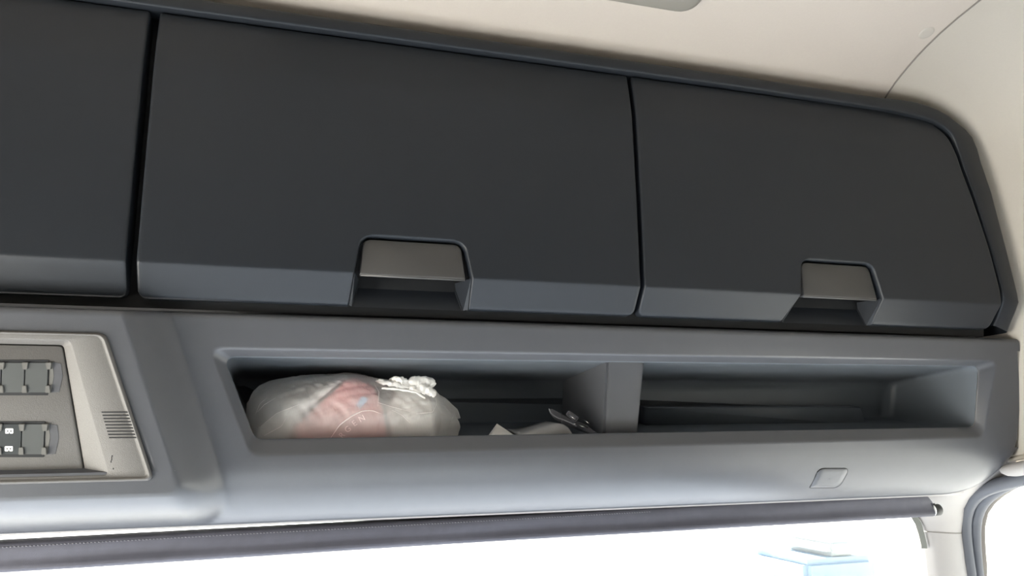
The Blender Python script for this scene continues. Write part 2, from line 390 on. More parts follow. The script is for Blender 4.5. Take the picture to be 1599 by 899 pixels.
ZT, ZC, ZB = .573, .2265, .187
def face_y(z):
    if z > .495: t = min(1, (z - .495) / .075); return .0115 * t ** 1.25
    if z < ZC:
        t = (ZC - z) / (ZC - ZB); return .029 * t
    return -.0015 * math.sin(math.pi * (z - ZC) / (.495 - ZC))
def soft_y(z):                                # average for a soft crease
    if abs(z - ZC) < .004: return (face_y(z - .0018) + face_y(z + .0018) + face_y(z)) / 3
    return face_y(z)
def fil(d, r=.0035):
    if d >= r: return 0
    d = max(0, d); return r - math.sqrt(max(0, r * r - (r - d) ** 2))
right_tab = sorted([(XZ(a, b, 0)[1], XZ(a, b, 0)[0]) for a, b in [(1466,195.5),(1476,202),(1482,209),(1488,221),(1502,265),(1516,303),(1545,390),(1561.5,451),(1564,467)]])
top_round = [(.5655, 1.098), (.5685, 1.075), (.5705, 1.05), (ZT, 1.0)]
def make_door(L0, R0, label_part, handle, right_curved=False, left_bottom=True):
    zh = handle['zt'] if handle else None
    zs = [ZB, ZB + .0006, ZB + .0015, ZB + .003, ZB + .005, ZB + .008, ZB + .012, ZB + .018, ZB + .025, ZB + .032, ZC - .004, ZC - .002, ZC - .0008, ZC, ZC + .0008, ZC + .002, ZC + .004, .234, .24, .248, .256, .262, .266]
    if handle: zs += [zh - .014, zh - .011, zh - .008, zh - .005, zh - .003, zh - .0015, zh - .0005, zh, zh + .001, zh + .003, zh + .006]
    zs += [.295, .31, .33, .36, .39, .42, .45, .47, .485, .49, .495, .50, .505, .51, .52, .53, .54, .548, .554, .558, .561, .5635, .5655, .567, .5685, .5697, .5707, .5716, .5724, ZT]
    zs = sorted(set(round(z, 5) for z in zs))
    def Lz(z):
        r = .010; d = z - ZB; x = L0
        if d < r: x += r - math.sqrt(r * r - (r - d) ** 2)
        d = ZT - z; r = .004
        if d < r: x += r - math.sqrt(r * r - (r - d) ** 2)
        return x
    def Rz(z):
        if right_curved:
            if z > .5585:
                x0 = right_tab[-1]
                return interp(z, [right_tab[-1]] + [(max(a, right_tab[-1][0] + .0008 * (i + 1)), b) for i, (a, b) in enumerate(top_round)])
            if z < right_tab[0][0]:
                x = right_tab[0][1] - .004 * (right_tab[0][0] - z) / .04
            else: x = interp(z, right_tab)
        else: x = R0
        r = .010; d = z - ZB
        if d < r: x -= r - math.sqrt(r * r - (r - d) ** 2)
        d = ZT - z; r = .004
        if not right_curved and d < r: x -= r - math.sqrt(r * r - (r - d) ** 2)
        return x
    def hx(z):
        h = handle
        if z >= zh: xl, xr = h['xlt'], h['xrt']; 
        else:
            xl = interp(z, [(ZB, h['xlb']), (ZC, h['xlc']), (zh, h['xlt'])]); xr = interp(z, [(ZB, h['xrb']), (ZC, h['xrc']), (zh, h['xrt'])])
        r = .014
        d = max(0, zh - z)
        if d < r:
            e = r - math.sqrt(r * r - (r - d) ** 2); xl += e; xr -= e
        return xl, xr
    e = [0, .0004, .001, .002, .0035, .006, .012]
    rows = []
    for z in zs:
        l, r = Lz(z), Rz(z)
        if handle: a, b = hx(z)
        else: a, b = l + (r - l) * .4, l + (r - l) * .6
        xs = [l + q for q in e] + list(np.linspace(l + .02, a - .012, 6)) + [a - .006, a - .003, a - .0015, a - .0006, a]
        nL = len(xs)
        xs += list(np.linspace(a, b, 8))[1:-1]
        nM = len(xs)
        xs += [b, b + .0006, b + .0015, b + .003, b + .006] + list(np.linspace(b + .012, r - .02, 6)) + [r - q for q in e[::-1]]
        row = []
        for j, x in enumerate(xs):
            y = soft_y(z) + fil(min(x - l, r - x, ZT - z, z - ZB))
            if handle and z <= zh + 1e-6:
                if j < nL: y += fil(a - x, .0014)
                elif j >= nM: y += fil(x - b, .0014)
                else: y += .0014
            row.append((x, y, z))
        rows.append(row)
    bm = bmesh.new()
    skip = (lambda i, j: handle and zs[i] < zh - 1e-6 and nL - 1 <= j < nM)
    V = grid_into(bm, rows, skip=skip)
    # rim walls going back
    edge = [v for v in V[-1]] + [V[i][-1] for i in range(len(V) - 2, -1, -1)] + [v for v in V[0][::-1] if True] + [V[i][0] for i in range(1, len(V) - 1)]
    if handle: edge = [v for v in edge if not (v in V[0] and nL - 1 < V[0].index(v) < nM)] if False else edge
    ring = edge; br = [bm.verts.new((v.co.x, .042, v.co.z)) for v in ring]
    for i in range(len(ring)):
        j = (i + 1) % len(ring)
        if handle and ring[i] in V[0][nL - 1:nM + 1] and ring[j] in V[0][nL - 1:nM + 1]: continue
        try: bm.faces.new((ring[i], ring[j], br[j], br[i]))
        except ValueError: pass
    loose = [v for v in bm.verts if not v.link_faces]
    bmesh.ops.delete(bm, geom=loose, context='VERTS')
    d = from_bm('locker_door', bm, M_door, cab)
    if label_part: d['label'] = label_part
    if not handle: return d
    # recess: path along the opening (left bottom -> up -> across -> down)
    zz = [z for z in zs if z <= zh + 1e-6]
    pathL = [(hx(z)[0], z) for z in zz]; pathR = [(hx(z)[1], z) for z in zz]
    xa, xb = hx(zh)
    path = pathL + [(x, zh) for x in np.linspace(xa, xb, 8)[1:-1]] + pathR[::-1]
    cx = (xa + xb) / 2
    def inset(p, dlt): 
        x, z = p; sx_ = 1 if x < cx else -1
        side_ = .0 if z >= zh - 1e-6 and xa < x < xb else 1
        zf = dlt if z > zh - .014 else 0
        return (x + sx_ * dlt * side_, z - zf * (1 if z > zh - .007 else .5))
    def deep(z):                                # depth of the cup's back
        return .0165 if z > ZC - .002 else interp(z, [(ZB, .030), (ZC - .006, .052), (ZC - .002, .054)])
    rws = []
    for dlt, yo in ((0, .0014), (.0007, .0025), (.001, .006), (.0016, .0165)):
        rws.append([(inset(p, dlt)[0], soft_y(p[1]) + yo if yo < .01 else max(.0165, soft_y(p[1]) + .006), inset(p, dlt)[1]) for p in path])
    grid('handle_recess', rws, M_door, d)
    # back panel of the recess above the finger cup
    # finger cup: sloping back and side cheeks below the flap
    A, B = hx(ZC)[0] + .0016, hx(ZC)[1] - .0016; A0, B0 = hx(ZB)[0] + .0012, hx(ZB)[1] - .0012
    c1 = .012; t = []
    bm = bmesh.new()
    f_tl, f_tr, f_bl, f_br = (A, .004, ZC + .001), (B, .004, ZC + .001), (A0, .030, ZB), (B0, .030, ZB)
    k_tl, k_tr, k_bl, k_br = (A + .010, .050, ZC + .001), (B - .016, .050, ZC + .001), (A0 + .005, .034, ZB - .001), (B0 - .007, .034, ZB - .001)
    vs = {n_: bm.verts.new(p) for n_, p in dict(a=f_tl, b=f_tr, c=f_bl, d=f_br, e=k_tl, f=k_tr, g=k_bl, h=k_br).items()}
    bm.faces.new((vs['e'], vs['f'], vs['h'], vs['g'])); bm.faces.new((vs['a'], vs['e'], vs['g'], vs['c'])); bm.faces.new((vs['b'], vs['d'], vs['h'], vs['f']))
    bmesh.ops.recalc_face_normals(bm, faces=bm.faces)
    bmesh.ops.bevel(bm, geom=[e_ for e_ in bm.edges if len(e_.link_faces) == 2], offset=.0012, segments=3, affect='EDGES')
    from_bm('finger_cup', bm, M_door, d, False)
    # flap
    xl, xr = hx(ZC)[0] + .0085, hx(ZC)[1] - .0085; tl, tr = handle['xlt'] + .004, handle['xrt'] - .004
    pol = roundpoly([(xl, ZC - .001), (tl, zh - .004), (tr, zh - .004), (xr, ZC - .001)], [.002, .012, .012, .002], 6)
    bm = bmesh.new()
    fr_ = []; cxx, czz = (xl + xr) / 2, (ZC + zh) / 2
    for sc_, y in ((1, .017), (1, .0085), (.992, .0066), (.975, .0060)):
        fr_.append([(cxx + (a - cxx) * sc_, y, czz + (b - czz) * (sc_ if sc_ == 1 else 1 - (1 - sc_) * 2.2)) for a, b in pol])
    V2 = grid_into(bm, fr_, close_u=True); bm.faces.new(V2[-1])
    from_bm('handle_flap', bm, M_bez if False else M_hflap, d)
    # rounded lower lip of the flap
    tube('flap_lip', [(xl + .001, .0085, ZC - .0008), (xr - .001, .0085, ZC - .0008)], .0022, M_hflap, d, 12)
    # closed back behind the flap
    grid('recess_back', [[(hx(ZC)[0], .0168, ZC), (hx(ZC)[1], .0168, ZC)], [(handle['xlt'], .0168, zh), (handle['xrt'], .0168, zh)]], M_black, d)
    return d
M_hflap = mat('handle_flap_plastic', (.060, .058, .057), .45, .25, 1400, var=.05)
make_door(-.86, -.1925, 'left flap door, cut off by the edge of the photo', None)
make_door(-.1805, .5045, 'middle flap door with a trapezoid handle', dict(zt=.279, xlt=.0915, xrt=.2345, xlc=.0835, xrc=.2465, xlb=.0795, xrb=.2475))
make_door(.5110, 1.2, 'right flap door with a rounded upper corner', dict(zt=.2855, xlt=.791, xrt=.932, xlc=.786, xrc=.9475, xlb=.7655, xrb=.9425), right_curved=True)

# ================================================================== STORAGE SHELF PANEL BELOW
set_frame(True)
shelf = empty('overhead_shelf', (.5, .1, 0), 'long overhead shelf with an open tray below the locker doors', 'shelf')
_a, _b = XZ(190, 490, -.04), XZ(283, 772, -.04)
PTX = lambda z: _a[0] + (_a[1] - z) / (_a[1] - _b[1]) * (_b[0] - _a[0])         # plateau right edge (slanted)
PBOT = XZ(150, 776, -.04)[1]; AMP = .045
ZBT = XZ(300, 821, AMP)[1]; XE = XZ(1480, 767, AMP * .6)[0]; XF = XZ(1590, 700, 0)[0]
print('ZBT', ZBT, 'PBOT', PBOT, 'XE', XE, XF)
def plateau(X, z):
    """1 on the raised switch plateau, 0 on the shelf face"""
    dx = X - PTX(z); dz = PBOT - z                # positive outside
    r = .016
    ax_, az_ = dx + r, dz + r
    d = math.hypot(max(ax_, 0), max(az_, 0)) - r + min(max(ax_, az_), 0) if True else 0
    return d, (max(ax_, 0) / (max(ax_, 0) + max(az_, 0) + 1e-6) if (ax_ > 0 or az_ > 0) else (1 if dx > dz else 0))
z_hi, z_lo = XZ(700, 524, 0)[1], XZ(700, 716, 0)[1]
def zbot(X):
    if X < XE: return ZBT
    t = (X - XE) / (XF - XE); t = min(1, max(0, t)); return ZBT + (z_lo - ZBT) * (1 - math.sqrt(max(0, 1 - t ** 2.0)))
def yval(X, z):
    zb = zbot(X); y = 0
    if z < z_lo:
        t = min(1, (z_lo - z) / max(.0001, (z_lo - zb))); amp = AMP * (1 - .6 * sstep((X - XE) / .18))
        y = amp * t ** 2.2
    if z > ZV - .008: tt = (z - (ZV - .008)) / .008; y += .008 - .008 * math.sqrt(max(0, 1 - tt * tt))
    d, sd = plateau(X, z)
    wb = (PBOT - ZBT) * 1.0; wdt = wb + (.050 - wb) * sstep(sd)
    if d < wdt:
        u_ = 1 - max(0, d) / wdt
        cm = .08 + .32 * sstep(sd)
        t = (cm * sstep(u_) + (1 - cm) * (u_ if .06 < u_ < .94 else (u_ * u_ / .12 + .03 if u_ < .06 else 1 - ((1 - u_) ** 2 / .12 + .03)))) if d > 0 else 1
        if 0 < u_ < .06: t -= (1 - cm) * .03 * (1 - u_ / .06)
        if u_ > .94 and d > 0: t += (1 - cm) * .03 * (u_ - .94) / .06
        base = -.04 + (.008 - .008 * math.sqrt(max(0, 1 - min(1, max(0, (z - (ZV - .008)) / .008)) ** 2)) if z > ZV - .008 else 0)
        y = y * (1 - t) + base * t
        if d < -.03 and z_lo < z < .13: y += .02 * sstep((-d - .03) / .006)   # pocket behind the switch bezel
    return y
# opening outlines
hole_o = roundpoly([XZ(326,543,0), XZ(1557,562,0), XZ(1536,683,0), XZ(391,713,0)], [.012, .014, .022, .022], 8)
hole_i = roundpoly([XZ(348,556.5,.011), XZ(1531,571.5,.013), XZ(1523,667,.015), XZ(398,686,.015)], [.012, .013, .014, .016], 8)
xl_t, xl_b = hole_o[0][0], -.043
def strip(z0, z1, n): return list(np.linspace(z0, z1, n))
bm = bmesh.new()
# outer rectangle of the ring, sampled to correspond to the outline corners
def rect_for(hole, cs):
    """project rounded-corner hole samples onto the parallelogram cs (TL,TR,BR,BL)"""
    n = 9; out = []
    for c in range(4):
        for k_ in range(n):
            out.append(cs[c])
    return out
_h0, _h1 = XZ(306, 520, 0), XZ(376, 722, 0)
RL = lambda z: _h0[0] + (_h0[1] - z) / (_h0[1] - _h1[1]) * (_h1[0] - _h0[0])        # left side of flat ring zone
RRt = 1.19
cs = [(RL(z_hi), z_hi), (XZ(1572, 540, 0)[0], z_hi), (XZ(1553, 690, 0)[0], z_lo), (RL(z_lo), z_lo)]
n_c = 9
outer = []
for c in range(4):
    prv, cur, nxt = np.array(cs[c - 1]), np.array(cs[c]), np.array(cs[(c + 1) % 4])
    a = cur + (prv - cur) / np.linalg.norm(prv - cur) * .012; b = cur + (nxt - cur) / np.linalg.norm(nxt - cur) * .012
    for k_ in range(n_c):
        s = k_ / (n_c - 1)
        outer.append(tuple(a * (1 - 2 * s) + cur * 2 * s if s < .5 else cur * (2 - 2 * s) + b * (2 * s - 1)))
def mid(p, q, s): return (p[0] * (1 - s) + q[0] * s, p[1] * (1 - s) + q[1] * s)
def ringrow(f, y): return [(p[0], y, p[1]) for p in f]
er = .0035
cenx = .54
ring_rows = [ringrow(outer, 0)]
def shrink(o_, i_, s): return [mid(a, b, s) for a, b in zip(o_, i_)]
grow = [mid(h, o_, .12) for h, o_ in zip(hole_o, outer)]
ring_rows += [ringrow(grow, 0), ringrow(hole_o, .0002), ringrow(shrink(hole_o, hole_i, .10), .0010), ringrow(shrink(hole_o, hole_i, .22), .0028), ringrow(shrink(hole_o, hole_i, .85), .0140), ringrow(shrink(hole_o, hole_i, .96), .0155), ringrow(hole_i, .0165)]
grid_into(bm, ring_rows, close_u=True)
# top strip
zt_ = [z_hi, (z_hi + .156) / 2, .156, .158, .160, .162, .164, .1652, ZV]
def xs_rng(a, b, n): return list(np.linspace(a, b, n))
_xe = sorted([XZ(a, b, 0)[::-1] for a, b in [(1591, 525), (1596, 600), (1596, 640), (1592, 685), (1588, 700)]])
Xend = lambda z: interp(z, _xe)
tl_x = RL(z_hi)
# left part (with plateau): columns from -.95 to RL(z)
zl = sorted(set(zt_ + strip(z_lo, z_hi, 28)))
rowsL = []
for z in zl:
    xr_ = RL(min(z, z_hi)) if z <= z_hi else RL(z_hi)
    xs = xs_rng(-.95, -.33, 6)[:-1] + xs_rng(-.33, PTX(z) - .02, 16)[:-1] + xs_rng(PTX(z) - .02, xr_, 34)
    rowsL.append([(x, yval(x, z), z) for x in xs])
grid_into(bm, rowsL)
grid_into(bm, [[(x, yval(x, z), z) for x in xs_rng(RL(z_hi), Xend(z), 30)] for z in zt_])
# right part
rowsR = []
for z in strip(z_lo, z_hi, 20):
    x0 = mid(cs[2], cs[1], (z - z_lo) / (z_hi - z_lo))[0]; xe = Xend(z)
    r = [(x, 0 + .006 * sstep((x - (xe - .008)) / .008) ** 2, z) for x in [x0, x0 + .004, xe - .008, xe - .006, xe - .004, xe - .002, xe]]
    r.append((xe + .001, .02, z)); r.append((xe + .001, .2, z)); rowsR.append(r)
grid_into(bm, rowsR)
grid_into(bm, [[(Xend(z), yval(1.0, z), z), (Xend(z) + .001, .2, z)] for z in zt_])
# top shelf return
grid_into(bm, [[(x, yval(x, ZV), ZV) for x in xs_rng(-.95, Xend(ZV), 60)], [(x, .016, ZV - .0005) for x in xs_rng(-.95, Xend(ZV), 60)]])
# lower strip
rowsB = []
tv = list(np.linspace(0, 1, 26))
xsB = xs_rng(-.95, -.3, 10)[:-1] + xs_rng(-.3, .06, 80)[:-1] + xs_rng(.06, .95, 40)[:-1] + xs_rng(.95, XF - .0005, 40)
for t in tv:
    r = []
    for x in xsB:
        zb = zbot(x); z = z_lo + (zb - z_lo) * t; r.append((x, yval(x, z), z))
    rowsB.append(r)
rowsB.append([(p[0], p[1] + .004, p[2] - .0006) for p in rowsB[-1]]); rowsB.append([(p[0], .17, p[2] + .01) for p in rowsB[-1]])
grid_into(bm, rowsB)
from_bm('front_panel', bm, M_val, shelf)

# tray liner
bm = bmesh.new()
hi = hole_i; YB = .215
cX = .6
back = []
for (x, z) in hi:
    bx = x + (.006 if x < cX else -.006) * 0; back.append((x, z))
fl_z = 0.0
def lin(p, s, zdrop):                         # below the lip the tray floor drops a little
    x, z = p
    z2 = z - .014 if z < .05 else z
    return (x, z2)
tp_ = lambda z, a: a if z > .05 else 0
rowsN = [ringrow(hi, .0175), [(p[0], .0190, p[1] - tp_(p[1], .0013)) for p in hi], [(p[0], .0215, p[1] - tp_(p[1], .0013) - (.002 if p[1] < .05 else 0)) for p in hi], [(lin(p, 0, 0)[0], .030, lin(p, 0, 0)[1]) for p in hi]]
for y in (.08, .13, .17, .2): rowsN.append([(lin(p, 0, 0)[0], y, lin(p, 0, 0)[1]) for p in hi])
_zt0 = max(p[1] for p in hi); _zt1 = XZ(700, 586, .2)[1]
rowsN = [rowsN[i] if i < 4 else [(x, y, z - ((_zt0 - _zt1) * (y - .03) / .17 if z > .05 else 0)) for x, y, z in rowsN[i]] for i in range(len(rowsN))]
def innr(p, d):
    x, z = lin(p, 0, 0); z -= (_zt0 - _zt1) if z > .05 else 0
    return (x + (d if x < cX else -d), z + (d * .15 if z < .05 else -d))
for d_, y_ in ((.002, .206), (.006, .2115), (.012, .2155), (.019, .2178), (.027, .2185), (.036, .2186)): rowsN.append([(innr(p, d_)[0], y_, innr(p, d_)[1]) for p in hi])
V = grid_into(bm, rowsN, close_u=True); bm.faces.new(V[-1])
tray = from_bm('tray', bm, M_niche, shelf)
fz = min(lin(p, 0, 0)[1] for p in hi)
_pl = min(hi, key=lambda p: p[0] + p[1] * 3); _pr = max(hi, key=lambda p: p[0] - p[1] * 3)
def floor_at(x): return (_pl[1] - .014) + (x - _pl[0]) / (_pr[0] - _pl[0]) * (_pr[1] - _pl[1])
print('tray floor z', fz, floor_at(0), floor_at(1), _pl, _pr, 'ZBT', ZBT, PBOT)
ct = max(lin(p, 0, 0)[1] for p in hi)
# ledge on the back of the right-hand tray
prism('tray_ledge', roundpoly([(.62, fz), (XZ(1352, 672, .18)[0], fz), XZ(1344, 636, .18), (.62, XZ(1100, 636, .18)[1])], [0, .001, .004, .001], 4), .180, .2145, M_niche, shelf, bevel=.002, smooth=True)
# divider
dv = [XZ(948,571,.04), XZ(1007,571,.04), XZ(995,690,.04), XZ(941,690,.04)]
dv = [(dv[0][0], ct - .0005), (dv[1][0], ct - .0005), (dv[2][0], fz), (dv[3][0], fz)]
bm = bmesh.new()
cols = []
def dcol(y, exp): return [(dv[0][0] - exp, y, dv[0][1]), (dv[1][0] + exp, y, dv[1][1]), (dv[2][0] + exp, y, dv[2][1]), (dv[3][0] - exp, y, dv[3][1])]
f = [bm.verts.new(p) for p in dcol(.04, 0)]; b_ = [bm.verts.new(p) for p in dcol(.2145, .004)]
bm.faces.new(f); bm.faces.new(b_[::-1])
for i in range(4): bm.faces.new((f[i], f[(i + 1) % 4], b_[(i + 1) % 4], b_[i]))
bmesh.ops.bevel(bm, geom=[e_ for e_ in bm.edges if abs(e_.verts[0].co.y - .04) < 1e-4 and abs(e_.verts[1].co.y - .04) < 1e-4 and abs(e_.verts[0].co.z - e_.verts[1].co.z) > .05], offset=.004, segments=4, affect='EDGES')
dvo = from_bm('divider', bm, M_val, shelf, False); dvo['label'] = 'grey upright divider in the tray'
# round-cornered cover cap in the underside at right
capo = roundpoly([XZ(1263,761,.022), XZ(1270,729,.015), XZ(1318,729,.015), XZ(1309,761,.022)], [.002, .013, .008, .013], 7)
capp = [(x, yval(x, z) - .0009, z) for x, z in capo]
cx_, cz_ = np.mean([p[0] for p in capo]), np.mean([p[1] for p in capo])
capr = [[(cx_ + (x - cx_) * s, yval(cx_ + (x - cx_) * s, cz_ + (z - cz_) * s) - (.0011 if s < .99 else .0004), cz_ + (z - cz_) * s) for x, z in capo] for s in (1, .97, .6, .3, .05)]
grid('cover_cap', capr, M_val, shelf, close_u=True)
tube('cap_gap', [(x, yval(x, z) - .0002, z) for x, z in capo], .0008, M_black, shelf, 6, closed=True)

# ================================================================== SWITCH CONSOLE on the raised plateau
cons = empty('switch_console', (-.25, -.035, .05), 'grey switch console with two switch rows and a small speaker grille at far left', 'switch panel')
PY = -.041
def cpath(TR, BR, rr, zoff=0, n=8):
    """open path: top-left -> top-right corner -> bottom-right corner -> bottom-left"""
    XL_ = -.92
    pts = [(XL_, TR[1]), TR, BR, (XL_, BR[1])]
    out = [pts[0], mid(pts[0], TR, .5)]
    for i in (1, 2):
        p, a, b = np.array(pts[i]), np.array(pts[i - 1]), np.array(pts[i + 1])
        u = (a - p) / np.linalg.norm(a - p); v = (b - p) / np.linalg.norm(b - p)
        for k_ in range(n + 1):
            s = k_ / n; q = (1 - s) ** 2 * (p + u * rr) + 2 * s * (1 - s) * p + s * s * (p + v * rr); out.append(tuple(q))
        if i == 1: 
            for s in (.25, .5, .75): out.append(tuple(np.array(TR) * (1 - s) + np.array(BR) * s))
    out += [mid(pts[3], BR, .5), pts[3]]
    return out
A0_ = cpath(XZ(165,520,PY), XZ(240.5,750,PY), .010)
A1_ = cpath(XZ(162,522,PY), XZ(237.5,747.5,PY), .009)
A2_ = cpath(XZ(159,524,PY), XZ(233.5,744,PY), .008)
B_ = cpath(XZ(111,530,PY), XZ(172,743,PY), .007)
B2_ = cpath(XZ(108,532,PY), XZ(169,741.5,PY), .006)
C_ = cpath(XZ(99.5,538.5,-.030), XZ(133,735,-.030), .005)
D_ = cpath(XZ(97.5,540,-.030), XZ(130.5,733.5,-.030), .0045)
E_ = cpath(XZ(96,541.5,-.030), XZ(128.5,732,-.030), .004)
def rr_(path, y): return [(p[0], y, p[1]) for p in path]
grid('bezel', [rr_(A0_, -.0385), rr_(A0_, -.0412), rr_(A1_, -.0440), rr_(mid2 := [mid(a, b, .55) for a, b in zip(A1_, A2_)], -.0440), rr_(A2_, -.0408), rr_([mid(a, b, .1) for a, b in zip(A2_, B_)], -.0407), rr_(B_, -.0412), rr_(B2_, -.0400), rr_([mid(a, b, .9) for a, b in zip(B2_, C_)], -.0312), rr_(C_, -.0302), rr_(C_, -.026)], M_bez, cons)
SP = -.0305
# switch panel: filled face
bm = bmesh.new()
pp = E_; cpt = (-.35, .05)
V = grid_into(bm, [rr_(D_, -.026), rr_(D_, SP + .0006), rr_(E_, SP), ]); bm.faces.new([v for v in V[-1]])
from_bm('switch_panel', bm, M_bez, cons)
grid('panel_gap', [rr_(C_, -.0262), rr_([mid(a, b, 3.) for a, b in zip(C_, D_)], -.0262)], M_black, cons)
def q4(x0t, x0b, x1t, x1b, y0, y1, Y): return [XZ(x0t, y0, Y), XZ(x1t, y0, Y), XZ(x1b, y1, Y), XZ(x0b, y1, Y)]
def row(y0, y1, seps, switch_at):
    # dark slot surround
    s = seps[-1]
    prism('switch_slot', roundpoly(q4(-140, -143, s[0] + .5, s[1] + .5, y0, y1, SP), .0012, 3), SP - .0006, SP + .003, M_black, cons, bevel=.0002)
    for i in range(len(seps) - 1):
        a, b = seps[i], seps[i + 1]; nm = 'switch' if i == switch_at else 'blank_cover'
        pr_ = roundpoly(q4(a[0] + .8, a[1] + .8, b[0] - .8, b[1] - .8, y0 + 4.5, y1 - 4.5, SP - .001), .0008, 3)
        o = prism(nm, pr_, SP - .0016, SP - .0004, M_switch if nm == 'blank_cover' else M_swdark, cons, bevel=.0004, smooth=False)
        if i == switch_at:
            o['label'] = 'window switch with two white window icons'
            for cy in (y0 + 15.2, y1 - 13.2):
                cxp = 14.5 if cy < (y0 + y1) / 2 else 13.8
                ic = roundpoly(q4(cxp - 6.3, cxp - 6.3, cxp + 6.3, cxp + 6.3, cy - 4, cy + 4, SP - .0017), .0012, 4)
                io = prism('window_icon', ic, SP - .0020, SP - .0016, M_white, o, bevel=0)
                for dx in (-2.6, 2.6):
                    hk = roundpoly(q4(cxp + dx - 1.2, cxp + dx - 1.2, cxp + dx + 1.2, cxp + dx + 1.2, cy - .9, cy + 1.2, SP - .002), .0004, 3)
                    prism('icon_mark', hk, SP - .0022, SP - .0019, M_swdark, o, bevel=0)
                hk = q4(cxp - .8, cxp - .8, cxp + .8, cxp + .8, cy + 2.4, cy + 4.2, SP - .002)
                prism('icon_mark', hk, SP - .0022, SP - .0019, M_swdark, o, bevel=0)
    for a in seps:
        for yy0, yy1, t_ in ((y0 + 4, y0 + 15, 0), (y1 - 15.5, y1 - 4, 1)):
            f_ = (yy0 - y0) / (y1 - y0); xc = a[0] * (1 - f_) + a[1] * f_
            w0, w1 = (5.2, 3.6) if t_ == 0 else (3.4, 4.6)
            pr_ = q4(xc - w0, xc - w1, xc + w0, xc + w1, yy0, yy1, SP - .002)
            prism('retaining_tab', pr_, SP - .0034, SP - .0004, M_tab, cons, bevel=.0006, smooth=False)
    # finger recess right of the row: flat plates, its shade put into their colours
    r0 = [(s[0] + 6.5, y0 + 4), (s[0] + 19, y0 + 6), (s[0] + 21.5, (y0 + y1) / 2 - 2), (s[1] + 18, y1 - 5), (s[1] + 5.5, y1 - 4), (s[0] + 8, (y0 + y1) / 2 - 2)]
    prism('finger_recess', [XZ(a, b, SP) for a, b in r0], SP - .0004, SP + .001, M_recess, cons, bevel=0)
    r1 = [(s[0] + 2, y0 + 3.5), (s[0] + 6.5, y0 + 4), (s[0] + 8, (y0 + y1) / 2 - 2), (s[1] + 5.5, y1 - 4), (s[1] + 2, y1 - 4)]
    prism('recess_slope', [XZ(a, b, SP) for a, b in r1], SP - .0007, SP + .001, M_tab, cons, bevel=.0002)
M_swdark = mat('dark_switch_face', (.035, .04, .042), .35)
M_tab = mat('tab_plastic', (.12, .118, .11), .5)
row(561.5, 617, [(-110, -112), (-72, -74), (-35, -36.5), (2.8, 1.5), (39.5, 38), (76.5, 74.5)], None)
row(657.5, 713.5, [(-112, -114), (-74, -76), (-37, -38.5), (-.5, -1.5), (34.5, 33), (70.5, 68.5)], 3)
# speaker grille: nine black bars standing for the shade inside the slots
bm = bmesh.new()
for i in range(9):
    y = 643.3 + i * 4.95; x0 = 158.5 + i * 1.45; x1 = 201.5 + i * 1.55
    a = XZ(x0, y - .85, PY); b = XZ(x1, y - .7, PY); c = XZ(x1 + .4, y + .9, PY); d = XZ(x0 + .4, y + 1.0, PY)
    f = [bm.verts.new((p[0], PY - .0003, p[1])) for p in (a, b, c, d)]; g = [bm.verts.new((p[0], PY + .002, p[1])) for p in (a, b, c, d)]
    bm.faces.new(f); bm.faces.new(g[::-1])
    for k_ in range(4): bm.faces.new((f[k_], f[(k_ + 1) % 4], g[(k_ + 1) % 4], g[k_]))
o = from_bm('speaker_grille', bm, M_black, cons, False); o['label'] = 'nine short black bars for the shade in speaker slots'
bm = bmesh.new()
for (x, y, w_, h_) in ((175.2, 711.5, .9, 1.0), (174.6, 715, .7, 2.4), (173.4, 720.5, .7, 1.6), (174.3, 718, .9, .6), (177, 731.5, .8, 1.1)):
    f = [bm.verts.new((p[0], PY - .0002, p[1])) for p in q4(x - w_, x - w_, x + w_, x + w_, y - h_, y + h_, PY)]; bm.faces.new(f)
from_bm('scuff_mark', bm, M_black, cons, False)

# ================================================================== ROLLER BLIND
set_frame(False)
FR = Matrix.Translation((0, .035, -.0045)) @ Matrix.Rotation(-.0042, 4, 'Y') @ Matrix.Scale(1.032, 4)
blind = empty('roller_blind', (.4, .12, -.12), 'rolled-up dark fabric sun blind across the top of the windscreen', 'blind')
prof = [(.128, -.099), (.108, -.1005), (.1025, -.1015), (.1005, -.104), (.1005, -.109), (.101, -.114), (.1025, -.119), (.1025, -.123), (.1005, -.127), (.1, -.131), (.1025, -.1345), (.108, -.136), (.128, -.136), ]
rows = []
for x in np.linspace(-.78, 1.085, 90):
    r = []
    for j, (y, z) in enumerate(prof):
        wv = .0007 * math.sin(x * 9 + j * .6) + .0005 * math.sin(x * 23 + j)
        xx = x
        if x > 1.08: xx = 1.088 + .014 * sstep((-.108 - z) / .01)
        zo = (.0035 * sstep((.35 - x) / .7)) if z < -.12 else (-.0045 + .0080 * (1.1 - x) / 1.45)
        r.append((xx, y + wv * (1 if 2 < j < 11 else 0), z - zo))
    rows.append(r)
bm = bmesh.new(); V = grid_into(bm, rows, close_u=True); bm.faces.new(V[-1]); bm.faces.new(V[0][::-1])
from_bm('rolled_fabric', bm, M_blind, blind)
bm = bmesh.new(); x = -.5
while x < .55:
    z = -.1055 - (-.0045 + .0080 * (1.1 - x) / 1.45)
    tube_into(bm, [(x, .0996, z), (x + .0022, .0996, z - .0003)], .0005, 4); x += .0042
o = from_bm('stitching', bm, M_stitch, blind)
c0 = P(1458, 797, 1, .108); c1 = P(1472, 795.5, 1, .108)
tube('end_ring', [(1.1040, .1112, -.1258), (1.1058, .1112, -.1258)], .0104, M_ring, blind, 20)
tube('end_cap', [(1.1050, .1112, -.1258), (1.1200, .1112, -.1255), (1.1220, .1112, -.1255)], [.0099, .0099, .0084], M_cap, blind, 20)
tube('cap_pin', [(1.108, .108, -.1185), (1.108, .108, -.114)], .0022, M_cap, blind, 8)
set_frame(False)
